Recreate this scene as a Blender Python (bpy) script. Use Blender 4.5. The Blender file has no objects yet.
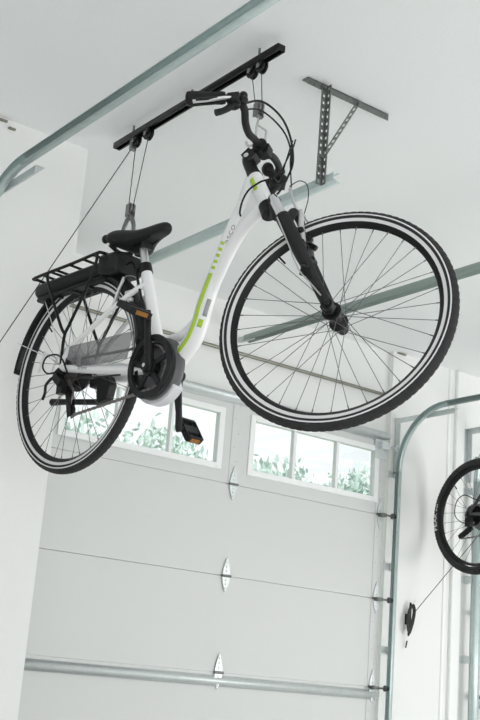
import bpy, bmesh, math, random
from mathutils import Vector, Matrix, Euler
random.seed(7)
PI = math.pi
scene = bpy.context.scene
COL = scene.collection
V = Vector
EYE = 0.87            # camera height above the garage floor

# ------------------------------------------------------------------ materials
def mat(name, col, rough=0.5, metal=0.0, bump=0.0, bscale=60.0, var=0.0, spec=0.5, coat=0.0, alpha=1.0, transm=0.0):
    m = bpy.data.materials.new(name); m.use_nodes = True
    nt = m.node_tree; b = nt.nodes['Principled BSDF']
    b.inputs['Base Color'].default_value = (*col, 1)
    b.inputs['Roughness'].default_value = rough
    b.inputs['Metallic'].default_value = metal
    b.inputs['Specular IOR Level'].default_value = spec
    b.inputs['Coat Weight'].default_value = coat
    b.inputs['Alpha'].default_value = alpha
    b.inputs['Transmission Weight'].default_value = transm
    if var or bump:
        tc = nt.nodes.new('ShaderNodeTexCoord')
        nz = nt.nodes.new('ShaderNodeTexNoise'); nz.inputs['Scale'].default_value = bscale; nz.inputs['Detail'].default_value = 4
        nt.links.new(tc.outputs['Object'], nz.inputs['Vector'])
        if var:
            mx = nt.nodes.new('ShaderNodeMix'); mx.data_type = 'RGBA'
            mx.inputs[6].default_value = (*[c*(1-var) for c in col], 1)
            mx.inputs[7].default_value = (*[min(1, c*(1+var)) for c in col], 1)
            nt.links.new(nz.outputs['Fac'], mx.inputs[0]); nt.links.new(mx.outputs[2], b.inputs['Base Color'])
        if bump:
            bp = nt.nodes.new('ShaderNodeBump'); bp.inputs['Strength'].default_value = bump; bp.inputs['Distance'].default_value = 0.004
            nt.links.new(nz.outputs['Fac'], bp.inputs['Height']); nt.links.new(bp.outputs['Normal'], b.inputs['Normal'])
    return m
M = dict(
    ceiling=mat('ceiling_paint', (0.88, 0.895, 0.90), 0.9, bump=0.15, bscale=90, var=0.012),
    wall=mat('wall_paint', (0.80, 0.805, 0.795), 0.85, bump=0.12, bscale=70, var=0.012),
    floor=mat('concrete', (0.74, 0.74, 0.73), 0.7, bump=0.3, bscale=14, var=0.06),
    door=mat('door_enamel', (0.615, 0.625, 0.62), 0.5, bump=0.08, bscale=130, var=0.01),
    trimw=mat('trim_paint', (0.85, 0.86, 0.85), 0.6, bump=0.05),
    galv=mat('galvanized_steel', (0.66, 0.70, 0.70), 0.42, 0.4, bump=0.1, bscale=40, var=0.12),
    galvg=mat('track_steel', (0.52, 0.61, 0.60), 0.40, 0.4, bump=0.06, bscale=30, var=0.10),
    openrail=mat('painted_rail_steel', (0.36, 0.43, 0.40), 0.5, 0.3, bump=0.05, bscale=30, var=0.06),
    angle=mat('perforated_steel', (0.20, 0.21, 0.20), 0.45, 0.7, bump=0.1, bscale=50, var=0.2),
    shaft=mat('bronze_steel', (0.25, 0.25, 0.21), 0.4, 0.6, var=0.1),
    blk=mat('black_anodized', (0.010, 0.010, 0.011), 0.38, 0.0, bump=0.05, bscale=200, spec=0.28),
    plast=mat('black_plastic', (0.012, 0.012, 0.013), 0.45, bump=0.08, bscale=150, spec=0.28),
    blackm=mat('black_matte', (0.018, 0.018, 0.019), 0.55, bump=0.15, bscale=160, var=0.1, spec=0.28),
    rubber=mat('tyre_rubber', (0.034, 0.033, 0.034), 0.75, bump=0.25, bscale=220, var=0.12, spec=0.28),
    grip=mat('grip_rubber', (0.02, 0.02, 0.02), 0.75, bump=0.3, bscale=300, spec=0.28),
    vinyl=mat('saddle_vinyl', (0.014, 0.014, 0.014), 0.5, bump=0.2, bscale=240, spec=0.28),
    stripe=mat('reflective_white', (0.80, 0.79, 0.80), 0.45),
    alu=mat('brushed_aluminium', (0.72, 0.72, 0.72), 0.30, 0.85, var=0.06, bscale=80),
    chrome=mat('polished_steel', (0.75, 0.75, 0.76), 0.16, 0.95, var=0.04),
    spoke=mat('spoke_steel', (0.16, 0.155, 0.16), 0.35, 0.6, var=0.1),
    white=mat('white_lacquer', (0.93, 0.93, 0.935), 0.28, coat=0.4, var=0.008),
    green=mat('lime_decal', (0.50, 0.72, 0.06), 0.4, var=0.03),
    greyd=mat('grey_decal', (0.38, 0.39, 0.40), 0.45, var=0.05),
    motorg=mat('motor_grey', (0.13, 0.13, 0.135), 0.4, 0.2, var=0.05),
    motorw=mat('motor_cover_white', (0.74, 0.73, 0.76), 0.4, var=0.02),
    smoke=mat('smoked_plastic', (0.20, 0.19, 0.20), 0.3, alpha=0.52, var=0.05),
    orange=mat('amber_reflector', (0.36, 0.15, 0.02), 0.35, bump=0.5, bscale=300, var=0.15),
    rope=mat('black_cord', (0.05, 0.048, 0.048), 0.85, bump=0.4, bscale=500, var=0.2),
    chain=mat('chain_steel', (0.24, 0.22, 0.21), 0.4, 0.7, var=0.2),
    hookg=mat('grey_hook_steel', (0.22, 0.22, 0.22), 0.4, 0.6, var=0.1),
    lettering=mat('white_lettering', (0.85, 0.85, 0.85), 0.5, var=0.02),
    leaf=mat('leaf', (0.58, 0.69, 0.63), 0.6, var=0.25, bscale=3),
    lawn=mat('lawn', (0.35, 0.45, 0.28), 0.9, bump=0.5, var=0.2, bscale=5),
    frame=mat('window_frame_paint', (0.84, 0.855, 0.855), 0.5, var=0.01),
    motorbox=mat('opener_housing', (0.6, 0.6, 0.6), 0.4, var=0.03),
    mtb=mat('graphite_lacquer', (0.05, 0.05, 0.055), 0.3, coat=0.3, var=0.05),
    wire=mat('silver_cable', (0.62, 0.62, 0.62), 0.3, 0.7, var=0.05),
)
# thin clear pane
g = bpy.data.materials.new('clear_pane'); g.use_nodes = True
nt = g.node_tree; nt.nodes.remove(nt.nodes['Principled BSDF'])
tr = nt.nodes.new('ShaderNodeBsdfTransparent'); tr.inputs[0].default_value = (0.95, 0.97, 0.97, 1)
gl = nt.nodes.new('ShaderNodeBsdfGlossy'); gl.inputs['Roughness'].default_value = 0.03
fr_ = nt.nodes.new('ShaderNodeFresnel'); fr_.inputs[0].default_value = 1.35
mx = nt.nodes.new('ShaderNodeMixShader')
nt.links.new(fr_.outputs[0], mx.inputs[0]); nt.links.new(tr.outputs[0], mx.inputs[1]); nt.links.new(gl.outputs[0], mx.inputs[2])
nt.links.new(mx.outputs[0], nt.nodes['Material Output'].inputs['Surface'])
M['glass'] = g

# ------------------------------------------------------------------ geometry helpers
def spline(pts, n=6, closed=False):
    pts = [V(p) for p in pts]; out = []; N = len(pts)
    for i in range(N if closed else N-1):
        if closed: p0, p1, p2, p3 = pts[i-1], pts[i], pts[(i+1) % N], pts[(i+2) % N]
        else: p0, p1, p2, p3 = pts[max(i-1, 0)], pts[i], pts[i+1], pts[min(i+2, N-1)]
        for k in range(n):
            t = k/n
            out.append(0.5*((2*p1)+(p2-p0)*t+(2*p0-5*p1+4*p2-p3)*t*t+(3*p1-p0-3*p2+p3)*t**3))
    if not closed: out.append(pts[-1])
    return out
def lerp_list(vals, n):
    out = []
    for i in range(n):
        t = i/(n-1)*(len(vals)-1); k = min(int(t), len(vals)-2); f = t-k
        out.append(vals[k]*(1-f)+vals[k+1]*f)
    return out

class MB:
    def __init__(s): s.v = []; s.f = []
    def add(s, vs, fs):
        o = len(s.v); s.v += [tuple(v) for v in vs]; s.f += [tuple(i+o for i in f) for f in fs]; return s
    def tube(s, pts, r, n=10, closed=False, flat=None):
        """flat=(axis, k): the section is scaled by k along axis"""
        pts = [V(p) for p in pts]; N = len(pts)
        rs = r if isinstance(r, (list, tuple)) else [r]*N
        if len(rs) != N: rs = lerp_list(list(rs), N)
        tang = []
        for i in range(N):
            a = pts[i-1] if (i > 0 or closed) else pts[i]; b = pts[(i+1) % N] if (i < N-1 or closed) else pts[i]
            t = (b-a); tang.append(t.normalized() if t.length > 1e-9 else V((0, 0, 1)))
        u = tang[0].orthogonal().normalized(); vs = []
        for i in range(N):
            t = tang[i]; u = (u-t*u.dot(t)); u = u.normalized() if u.length > 1e-6 else t.orthogonal().normalized()
            w = t.cross(u)
            for k in range(n):
                a = 2*PI*k/n; d = (u*math.cos(a)+w*math.sin(a))*rs[i]
                if flat: d = d+V(flat[0])*(d.dot(V(flat[0]))*(flat[1]-1))
                vs.append(pts[i]+d)
        fs = []
        for i in range(N if closed else N-1):
            j = (i+1) % N
            for k in range(n): fs.append((i*n+k, i*n+(k+1) % n, j*n+(k+1) % n, j*n+k))
        if not closed: fs.append(tuple(range(n-1, -1, -1))); fs.append(tuple((N-1)*n+k for k in range(n)))
        return s.add(vs, fs)
    def cyl(s, a, b, r, n=16, r2=None): return s.tube([a, b], [r, r if r2 is None else r2], n)
    def box(s, c, d, R=None):
        c = V(c); vs = []
        for x in (-.5, .5):
            for y in (-.5, .5):
                for z in (-.5, .5):
                    p = V((x*d[0], y*d[1], z*d[2])); vs.append(c+(R @ p if R else p))
        return s.add(vs, [(0, 1, 3, 2), (4, 6, 7, 5), (0, 4, 5, 1), (2, 3, 7, 6), (0, 2, 6, 4), (1, 5, 7, 3)])
    def bar(s, a, b, w, h, up=(0, 0, 1)):
        a, b = V(a), V(b); t = (b-a).normalized(); u = V(up); u = (u-t*u.dot(t)).normalized(); x = t.cross(u)
        R = Matrix((t, x, u)).transposed(); return s.box((a+b)/2, ((b-a).length, w, h), R)
    def span(s, lo, hi): return s.box([(a+b)/2 for a, b in zip(lo, hi)], [abs(b-a) for a, b in zip(lo, hi)])
    def prism(s, poly, axis, lo, hi):
        """poly: 2-D outline; axis 'x','y','z' is the extrusion axis"""
        def P(p, h): return {'y': (p[0], h, p[1]), 'x': (h, p[0], p[1]), 'z': (p[0], p[1], h)}[axis]
        n = len(poly); vs = [P(p, lo) for p in poly]+[P(p, hi) for p in poly]
        return s.add(vs, [tuple(range(n-1, -1, -1)), tuple(range(n, 2*n))]+[(i, (i+1) % n, n+(i+1) % n, n+i) for i in range(n)])
    def lathe(s, prof, c=(0, 0, 0), n=48, closed=True):
        """profile of (radius, y) revolved about the y axis"""
        c = V(c); m = len(prof); vs = []
        for i in range(n):
            a = 2*PI*i/n
            for r, y in prof: vs.append(c+V((r*math.cos(a), y, r*math.sin(a))))
        fs = []
        for i in range(n):
            j = (i+1) % n
            for k in range(m if closed else m-1):
                l = (k+1) % m; fs.append((i*m+k, i*m+l, j*m+l, j*m+k))
        return s.add(vs, fs)
    def ball(s, c, r, n=12, m=8):
        c = V(c); r = r if isinstance(r, (tuple, list)) else (r, r, r); vs = []; fs = []
        for i in range(m+1):
            p = PI*i/m
            for k in range(n):
                a = 2*PI*k/n; vs.append(c+V((r[0]*math.sin(p)*math.cos(a), r[1]*math.sin(p)*math.sin(a), r[2]*math.cos(p))))
        for i in range(m):
            for k in range(n): fs.append((i*n+k, (i+1)*n+k, (i+1)*n+(k+1) % n, i*n+(k+1) % n))
        return s.add(vs, fs)
    def loft(s, secs):
        n = len(secs[0]); vs = [p for q in secs for p in q]; fs = []
        for i in range(len(secs)-1):
            for k in range(n): fs.append((i*n+k, i*n+(k+1) % n, (i+1)*n+(k+1) % n, (i+1)*n+k))
        fs.append(tuple(range(n-1, -1, -1))); fs.append(tuple((len(secs)-1)*n+k for k in range(n)))
        return s.add(vs, fs)
    def xf(s, fn): s.v = [tuple(fn(V(v))) for v in s.v]; return s
    def mesh(s, name, m, smooth=True, ang=35):
        me = bpy.data.meshes.new(name); me.from_pydata(s.v, [], s.f); me.update()
        bm = bmesh.new(); bm.from_mesh(me); bmesh.ops.remove_doubles(bm, verts=bm.verts, dist=1e-6)
        bmesh.ops.recalc_face_normals(bm, faces=bm.faces); bm.to_mesh(me); bm.free()
        me.materials.append(m)
        if smooth:
            me.shade_smooth(); me.set_sharp_from_angle(angle=math.radians(ang))
        return me
    def build(s, name, m, parent=None, bevel=0, seg=2, smooth=True, ang=35):
        o = bpy.data.objects.new(name, s.mesh(name, m, smooth, ang)); COL.objects.link(o)
        if parent: o.parent = parent
        if bevel:
            b = o.modifiers.new('bevel', 'BEVEL'); b.width = bevel; b.segments = seg; b.limit_method = 'ANGLE'; b.angle_limit = math.radians(40)
        return o
def put(name, me, parent, loc=(0, 0, 0), rot=(0, 0, 0)):
    o = bpy.data.objects.new(name, me); COL.objects.link(o); o.parent = parent; o.location = loc; o.rotation_euler = rot; return o
def tag(o, label=None, cat=None, group=None, kind=None):
    if label: o['label'] = label
    if cat: o['category'] = cat
    if group: o['group'] = group
    if kind: o['kind'] = kind
    return o
def thing(name, label, cat, loc=(0, 0, 0), group=None, kind=None):
    o = bpy.data.objects.new(name, None); COL.objects.link(o); o.location = loc; o.empty_display_size = 0.1
    return tag(o, label, cat, group, kind)
def rel(o):           # shifts world coordinates into a thing's own frame
    l = V(o.location); return lambda p: p-l
def struct(o, label=None, cat=None): return tag(o, label, cat, None, 'structure')
def strip(prof_pts, path, thick, mb, off):
    """sweep an open profile (list of (a,b)) along a path with frames; off(i,a,b)->point; builds a closed thin shell"""
    n = len(path); m = len(prof_pts); vs = []; fs = []
    for i in range(n):
        for a, b in prof_pts: vs.append(off(i, a, b))
    for i in range(n-1):
        for k in range(m-1): fs.append((i*m+k, i*m+k+1, (i+1)*m+k+1, (i+1)*m+k))
    mb.add(vs, fs)
def solid(o, t):
    md = o.modifiers.new('thickness', 'SOLIDIFY'); md.thickness = t; md.offset = 0; return o

# ------------------------------------------------------------------ the garage shell
CEIL = 2.07+EYE          # 2.94 m
WALLY = 5.06             # plane of the wall that holds the middle door
PIERY = 5.02
LWY = 3.96               # plane of the nearer wall on the left
RETX = 2.015             # its outer corner
def plate(name, lo, hi, m, lab=None, cat=None, bevel=0):
    return struct(MB().span(lo, hi).build(name, m, None, bevel), lab, cat)
plate('floor', (-4, -4, -0.1), (9, 5.2, 0), M['floor'], 'pale concrete garage floor below the hanging bicycles', 'floor')
plate('ceiling', (-4, -4, CEIL), (9, 5.2, CEIL+0.1), M['ceiling'], 'smooth white garage ceiling above the bicycle hoist', 'ceiling')
w = MB(); w.span((1.50, LWY, 0), (RETX, LWY+0.14, CEIL)); w.span((RETX-0.14, LWY+0.14, 0), (RETX, WALLY, CEIL))
w.span((-4, LWY, 2.42), (1.50, LWY+0.14, CEIL)); w.span((-4, LWY, 0), (-0.86, LWY+0.14, CEIL))
struct(w.build('wall_left', M['wall']), 'white wall at left edge, standing nearer than the windowed door', 'wall')
w = MB(); w.span((RETX-0.05, WALLY, 2.39), (4.765, WALLY+0.12, CEIL)); w.span((RETX-0.05, WALLY, 0), (2.42, WALLY+0.12, CEIL))
struct(w.build('wall_back', M['wall']), 'white header wall above the windowed garage door', 'wall')
w = MB(); w.span((4.765, PIERY, 0), (5.50, PIERY+0.16, CEIL)); w.span((5.50, PIERY, 2.42), (7.9, PIERY+0.16, CEIL)); w.span((7.8, PIERY, 0), (9, PIERY+0.16, CEIL))
struct(w.build('wall_right', M['wall']), 'white wall right of the windowed door, behind the partly seen wheel', 'wall')
plate('wall_side', (-4.1, -4, 0), (-4, 5.1, CEIL), M['wall'])
plate('wall_side', (8.9, -4, 0), (9, 5.1, CEIL), M['wall'])
t_ = MB().span((5.305, PIERY-0.022, 0), (5.385, PIERY+0.01, CEIL-0.002)); t_.span((5.245, PIERY-0.008, 0), (5.27, PIERY+0.01, CEIL-0.002))
struct(t_.build('trim_1', M['trimw'], None, 0.008), 'white vertical trim board on the wall behind the partly seen wheel', 'trim')
# small rust-brown nail stubs left at the ceiling corner
def stub(name, a, b, lab):
    tag(MB().bar(a, b, 0.012, 0.008).build(name, M['shaft'], None, 0.002), lab, 'bracket')
stub('metal_tab', (1.600, LWY-0.006, 2.926), (1.652, LWY-0.006, 2.926), 'larger of two small metal tabs high on the left wall by the ceiling')
stub('metal_tab', (1.660, LWY-0.006, 2.905), (1.690, LWY-0.006, 2.905), 'smaller of two small metal tabs high on the left wall by the ceiling')
stub('metal_tab', (4.790, PIERY-0.006, 2.932), (4.86, PIERY-0.006, 2.932), 'small brown metal tab where ceiling meets wall behind the front wheel')

# ------------------------------------------------------------------ sectional garage doors
def lens(cx, cz, up, w, h):
    s = 1 if up else -1; pts = []
    for k in range(9):
        t = k/8; pts.append((cx-w/2*(1-t**1.6), cz+s*h*t))
    for k in range(7, -1, -1):
        t = k/8; pts.append((cx+w/2*(1-t**1.6), cz+s*h*t))
    return pts
SEC = [0.0, 0.485, 0.965, 1.45, 1.93, 2.41]
def garage_door(name, x0, x1, y, windows, lab, xm=None):
    """y is the room-side face"""
    root = thing(name, lab, 'garage door', ((x0+x1)/2, y+0.02, 0), None, 'structure'); L = rel(root)
    xm = xm or (x0+x1)/2; T = 0.035
    for i in range(5):
        z0, z1 = SEC[i]+0.0007, SEC[i+1]-0.0007
        sec = MB()
        if i == 4 and windows:
            ops = windows; zA, zB = 2.00, 2.325
            sec.span((x0, y, z0), (x1, y+T, zA)); sec.span((x0, y, zB), (x1, y+T, z1))
            xs = [x0]+[q for o in ops for q in o]+[x1]
            for k in range(0, len(xs), 2): sec.span((xs[k], y, zA), (xs[k+1], y+T, zB))
            so = sec.xf(L).build('section', M['door'], root)
            for a, b in ops:
                f = MB(); e = 0.028; yo = y-0.008
                f.span((a-0.004, yo, zA-0.004), (a+e, y+0.03, zB+0.004)); f.span((b-e, yo, zA-0.004), (b+0.004, y+0.03, zB+0.004))
                f.span((a+e, yo, zA-0.004), (b-e, y+0.03, zA+e)); f.span((a+e, yo, zB-e), (b-e, y+0.03, zB+0.004))
                wdt = (b-a)/3
                for q in (1, 2): f.span((a+wdt*q-0.010, yo+0.006, zA+e), (a+wdt*q+0.010, y+0.03, zB-e))
                f.xf(L).build('window_frame', M['frame'], so, 0.003)
                MB().span((a+0.01, y+0.012, zA+0.01), (b-0.01, y+0.016, zB-0.01)).xf(L).build('window_pane', M['glass'], so)
        else:
            so = sec.span((x0, y, z0), (x1, y+T, z1)).xf(L).build('section', M['door'], root, 0.0012, 1)
        st = MB()
        for c in (x0+0.035, x1-0.035): st.span((c-0.034, y-0.003, z0+0.004), (c+0.034, y, z1-0.004))
        if i == 4: st.span((xm-0.034, y-0.003, z0+0.004), (xm+0.034, y, z1-0.004))
        for c in ((x0+0.035, x1-0.035, xm) if i == 4 else (x0+0.035, x1-0.035)):
            for q in range(6):
                zz = z0+0.05+q*(z1-z0-0.1)/5; st.ball((c+(0.012 if q % 2 else -0.012), y-0.003, zz), (0.006, 0.003, 0.006), 8, 4)
        st.xf(L).build('stile', M['door'], so, 0.0015, 1)
    MB().span((x0, y+T+0.001, 0.0), (x1, y+T+0.004, SEC[5])).xf(L)
    for i in range(1, 5):
        for c in (x0+0.035, xm, x1-0.035):
            h = MB(); z = SEC[i]
            h.prism(lens(c, z+0.003, True, 0.048, 0.092), 'y', y-0.010, y-0.004); h.prism(lens(c, z-0.003, False, 0.048, 0.080), 'y', y-0.010, y-0.004)
            for dz in (0.025, 0.048, 0.070): h.ball((c, y-0.011, z+dz), (0.006, 0.004, 0.006), 8, 4); h.ball((c, y-0.011, z-dz*0.9), (0.006, 0.004, 0.006), 8, 4)
            ho = h.xf(L).build('hinge', M['galv'], root)
            MB().cyl((c-0.028, y-0.012, z), (c+0.028, y-0.012, z), 0.007, 10).xf(L).build('barrel', M['angle'], ho)
            if c != xm:
                s = 1 if c > xm else -1
                r = MB().cyl((c-0.03*s, y-0.045, z-0.004), (x1+0.045 if s > 0 else x0-0.045, y-0.045, z-0.004), 0.006, 10)
                r.box((c, y-0.028, z-0.004), (0.036, 0.036, 0.020))
                xx = (x1+0.038) if s > 0 else (x0-0.038)
                r.cyl((xx-0.013, y-0.045, z-0.004), (xx+0.013, y-0.045, z-0.004), 0.017, 14)
                r.xf(L).build('roller', M['angle'], root)
    def strut(z, d, h):
        prof = [(0.0, -0.012), (0.0, 0), (d, 0.004), (d, h-0.004), (0.0, h), (0.0, h+0.012)]
        s = MB(); strip(prof, [0, 1], 0.002, s, lambda i, a, b: ((x0+0.01 if i == 0 else x1-0.01), y-0.004-a, z+b))
        solid(s.xf(L).build('strut', M['galv'], root), 0.003)
    strut(0.908, 0.036, 0.030); strut(2.376, 0.042, 0.036)
    # top roller brackets
    for c, s in ((x0+0.05, -1), (x1-0.05, 1)):
        b = MB().span((c-0.05, y-0.012, 2.255), (c+0.05, y-0.004, 2.37)); b.span((c-0.03, y-0.05, 2.31), (c+0.03, y-0.012, 2.35))
        b.cyl((c, y-0.045, 2.33), (c+s*0.10, y-0.045, 2.33), 0.007, 10); b.cyl((c+s*0.075, y-0.045, 2.33), (c+s*0.098, y-0.045, 2.33), 0.019, 14)
        b.xf(L).build('top_bracket', M['galv'], root)
    return root
door1 = garage_door('door_1', 2.44, 4.735, 5.015, [(2.575, 3.545), (3.725, 4.672)], 'white sectional garage door with two rows of window panes', 3.635)
door2 = garage_door('door_2', -0.83, 1.44, LWY-0.005, None, 'white sectional garage door beyond left edge of view')
door3 = garage_door('door_3', 5.53, 7.79, PIERY-0.002, None, 'white sectional garage door behind the partly seen wheel')

# ------------------------------------------------------------------ door tracks (C channels bent from vertical to horizontal)
def track(name, x, yw, side, yend, lab, ztop=2.572, wgt=0.05, m='galvg', yv=None):
    """side +1: right-hand track (open towards -x)"""
    root = thing(name, lab, 'door track', (x, yw-0.07, 0)); L = rel(root)
    yv = yw-0.075 if yv is None else yv; R = 0.36; zt = ztop+0.025
    path = [(yv, 0.02, 0)]
    path += [(yv, zt-R, 0)]
    for k in range(1, 15):
        a = k/14*PI/2; path.append((yv-R+R*math.cos(a), zt-R+R*math.sin(a), a))
    hor = [path[-1], (yend, zt, PI/2)]
    prof = [(-0.5, 0.018), (-0.5, 0.0), (-0.36, -0.012), (-0.3, -0.026), (0.3, -0.026), (0.36, -0.012), (0.5, 0.0), (0.5, 0.008), (0.42, 0.014)]
    def run(pp, nm):
        mb = MB()
        def off(i, a, b):
            y, z, an = pp[i]; n = V((0, math.cos(an), math.sin(an)))
            return V((x-side*b*wgt/0.05, y, z))+n*(a*wgt)
        strip(prof, pp, 0.002, mb, off)
        return solid(mb.xf(L).build(nm, M[m], root), 0.0025)
    run(path[:2], 'vertical_track'); run(path[1:], 'curved_track'); run(hor, 'horizontal_track')
    # angle irons: on the jamb, and out to the horizontal run
    xa = x+side*0.032
    mb = MB(); mb.span((xa-0.002, yv+0.03, zt-0.36), (xa+0.002, yw-0.003, zt-0.02)); mb.span((min(xa, xa+side*0.04), yw-0.008, zt-0.36), (max(xa, xa+side*0.04), yw-0.003, zt-0.02))
    for q in range(7): mb.cyl((xa-0.005, yw-0.025, zt-0.33+q*0.045), (xa+0.005, yw-0.025, zt-0.33+q*0.045), 0.005, 8)
    mb.xf(L).build('jamb_angle', M['galv'], root)
    mb = MB(); mb.span((xa-0.006, yv-R-0.05, zt-0.055), (xa-0.0025, yw-0.010, zt-0.025)); mb.span((min(xa, xa+side*0.03), yv-R-0.05, zt-0.025), (max(xa, xa+side*0.03), yw-0.004, zt-0.022))
    for q in range(8): mb.cyl((xa-0.005, yw-0.03-q*0.05, zt-0.042), (xa+0.005, yw-0.03-q*0.05, zt-0.042), 0.005, 8)
    mb.xf(L).build('horizontal_angle', M['galv'], root)
    for zz in (0.35, 1.17, 1.64, 2.18):
        b = MB(); b.span((xa-0.002, yv+0.005, zz-0.022), (xa+0.002, yw-0.003, zz+0.022)); b.span((xa-side*0.052, yw-0.007, zz-0.022), (xa+side*0.045, yw-0.003, zz+0.022))
        b.cyl((xa+side*0.025, yw-0.011, zz), (xa+side*0.025, yw-0.006, zz), 0.008, 8)
        b.xf(L).build('track_bracket', M['galv'], root, 0.002, 1)
    return root
track('garage_door_track', 4.770, PIERY, 1, 2.84, 'galvanized door track curving up the right jamb of the windowed door', ztop=2.520, wgt=0.034)
track('garage_door_track', 2.395, WALLY, -1, 2.84, 'galvanized ceiling rail behind saddle, held up by the perforated bracket', yv=4.945, m='galvg', ztop=2.565, wgt=0.036)
track('garage_door_track', 1.550, LWY, 1, 1.80, 'galvanized rail crossing top left corner and bending down at left wall', ztop=2.560, wgt=0.037)
track('garage_door_track', 5.455, PIERY, -1, 2.84, 'galvanized vertical track behind the partly seen wheel at right edge')

# hanger with perforated angle irons
def perforated(mb, a, b, wdir, w, n, t=0.003):
    """flat strip from a to b, width along wdir, square holes along its middle"""
    a, b, wd = V(a), V(b), V(wdir).normalized(); ln = (b-a); tn = ln.normalized(); nr = tn.cross(wd).normalized()
    us = [0]
    for i in range(n): us += [(i+0.28)/n, (i+0.72)/n]
    us.append(1); ws = [-0.5, -0.2, 0.2, 0.5]
    for sgn in (0,):
        vs = []; fs = []
        for u in us:
            for q in ws: vs.append(a+ln*u+wd*(q*w))
        for i in range(len(us)-1):
            for k in range(3):
                if k == 1 and i % 2 == 1: continue
                fs.append((i*4+k, i*4+k+1, (i+1)*4+k+1, (i+1)*4+k))
        mb.add(vs, fs)
def hanger(x, y, lab, mirror=1):
    root = thing('track_hanger', lab, 'bracket', (x, y, CEIL)); L = rel(root)
    m = MB(); m.span((x-0.115*mirror, y-0.015, CEIL-0.026), (x+0.268*mirror, y-0.0115, CEIL-0.001)); m.span((x-0.115*mirror, y-0.015, CEIL-0.0035), (x+0.268*mirror, y+0.018, CEIL-0.001))
    for q in (0.235, 0.255, -0.10, -0.085): m.cyl((x+q*mirror, y-0.018, CEIL-0.016), (x+q*mirror, y-0.012, CEIL-0.016), 0.005, 8)
    m.xf(L).build('ceiling_angle', M['angle'], root)
    zb = 2.555
    m = MB(); perforated(m, (x-0.042, y-0.018, CEIL-0.008), (x-0.042, y-0.018, zb), (1, 0, 0), 0.023, 14); perforated(m, (x-0.0305, y-0.0295, CEIL-0.008), (x-0.0305, y-0.0295, zb), (0, 1, 0), 0.023, 14)
    solid(m.xf(L).build('vertical_angle', M['angle'], root), 0.003)
    m = MB(); perforated(m, (x+0.118*mirror, y-0.020, CEIL-0.010), (x-0.040, y-0.020, CEIL-0.295), (0.87, 0, 0.48), 0.030, 11)
    solid(m.xf(L).build('diagonal_brace', M['angle'], root), 0.003)
    for p in ((x-0.045, y-0.02, CEIL-0.018), (x+0.112*mirror, y-0.022, CEIL-0.018), (x-0.037, y-0.022, CEIL-0.284), (x-0.045, y-0.02, zb+0.03), (x-0.045, y-0.02, zb+0.06)):
        MB().cyl(p, V(p)+V((0, -0.008, 0)), 0.006, 6).xf(L).build('bolt', M['angle'], root)
hanger(2.385, 2.895, 'dark perforated steel bracket hanging the rail end from the ceiling')

# opener rail above the door centre
op = thing('garage_door_opener', 'grey green opener rail passing behind the front wheel to the header', 'garage door opener', (3.635, 5.0, 2.72)); L = rel(op)
m = MB(); prof = [(-0.008, 0.0), (-0.008, 0.006), (0.0, 0.006), (0.0, 0.036), (0.014, 0.040), (0.028, 0.036), (0.028, 0.006), (0.036, 0.006), (0.036, 0.0)]
strip(prof, [0, 1], 0.002, m, lambda i, a, b: (3.620+a, (5.0, 1.75)[i], 2.715+b))
solid(m.xf(L).build('rail', M['openrail'], op), 0.003)
MB().span((3.622, 4.93, 2.722), (3.646, WALLY-0.001, 2.752)).xf(L).build('header_bracket', M['galv'], op, 0.004)
m = MB().span((3.49, 1.40, 2.62), (3.78, 1.80, 2.80)); m.xf(L).build('motor_housing', M['motorbox'], op, 0.02)
for xx in (3.52, 3.75): MB().bar((xx, 1.6, 2.79), (xx, 1.6, CEIL), 0.03, 0.003, (0, 1, 0)).xf(L).build('hanger_strap', M['angle'], op)
# torsion shaft on the header
ts = thing('torsion_shaft', 'thin dark metal shaft running across the header above the door', 'shaft', (3.6, 5.03, 2.655)); L = rel(ts)
MB().cyl((2.06, 5.03, 2.655), (4.745, 5.03, 2.655), 0.010, 14).xf(L).build('shaft', M['shaft'], ts)
for xx in (2.075, 4.73): MB().span((xx-0.004, 5.015, 2.63), (xx+0.004, WALLY, 2.68)).xf(L).build('end_bearing', M['galv'], ts)

# ------------------------------------------------------------------ outside
struct(MB().span((-30, 5.3, -0.12), (40, 60, -0.02)).build('ground', M['lawn']), 'lawn outside beyond the door windows', 'ground')
def hedge(name, blobs, n, lab):
    m = MB()
    for i in range(n):
        c, r = random.choices(blobs, [b[1][0]*b[1][2] for b in blobs])[0]
        d = V((random.gauss(0, 1), random.gauss(0, 1), random.gauss(0, 1))).normalized()*(0.55+0.5*random.random())
        d *= random.random()**0.35; p = V(c)+V((d.x*r[0], d.y*r[1], d.z*r[2]+0.10)); R = Euler((random.random()*6, random.random()*6, random.random()*6)).to_matrix(); s = random.uniform(0.03, 0.06)
        m.add([p+R @ V(q) for q in ((-s, 0, 0), (0, -s*.45, s*.12), (s, 0, 0), (0, s*.45, s*.12))], [(0, 1, 2, 3)])
    tag(m.build(name, M['leaf'], None, 0, 2, False), lab, 'shrub')
hedge('shrub', [((5.0, 9.2, 2.1), (0.75, 0.6, 1.02)), ((5.7, 9.0, 2.2), (0.7, 0.5, 0.95)), ((4.4, 9.4, 1.9), (0.7, 0.5, 1.0)), ((6.15, 9.2, 2.05), (0.45, 0.5, 1.0))], 26000, 'leafy green shrub outside the left row of window panes')
hedge('shrub', [((7.15, 9.0, 2.25), (0.42, 0.5, 0.80)), ((6.95, 9.1, 2.2), (0.2, 0.4, 0.85))], 11000, 'leafy shrub outside the left pane of the right window row')
hedge('shrub', [((8.05, 9.0, 2.3), (0.40, 0.5, 0.86)), ((8.45, 9.1, 2.15), (0.45, 0.5, 0.85))], 11000, 'leafy shrub outside the right pane of the right window row')

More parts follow.
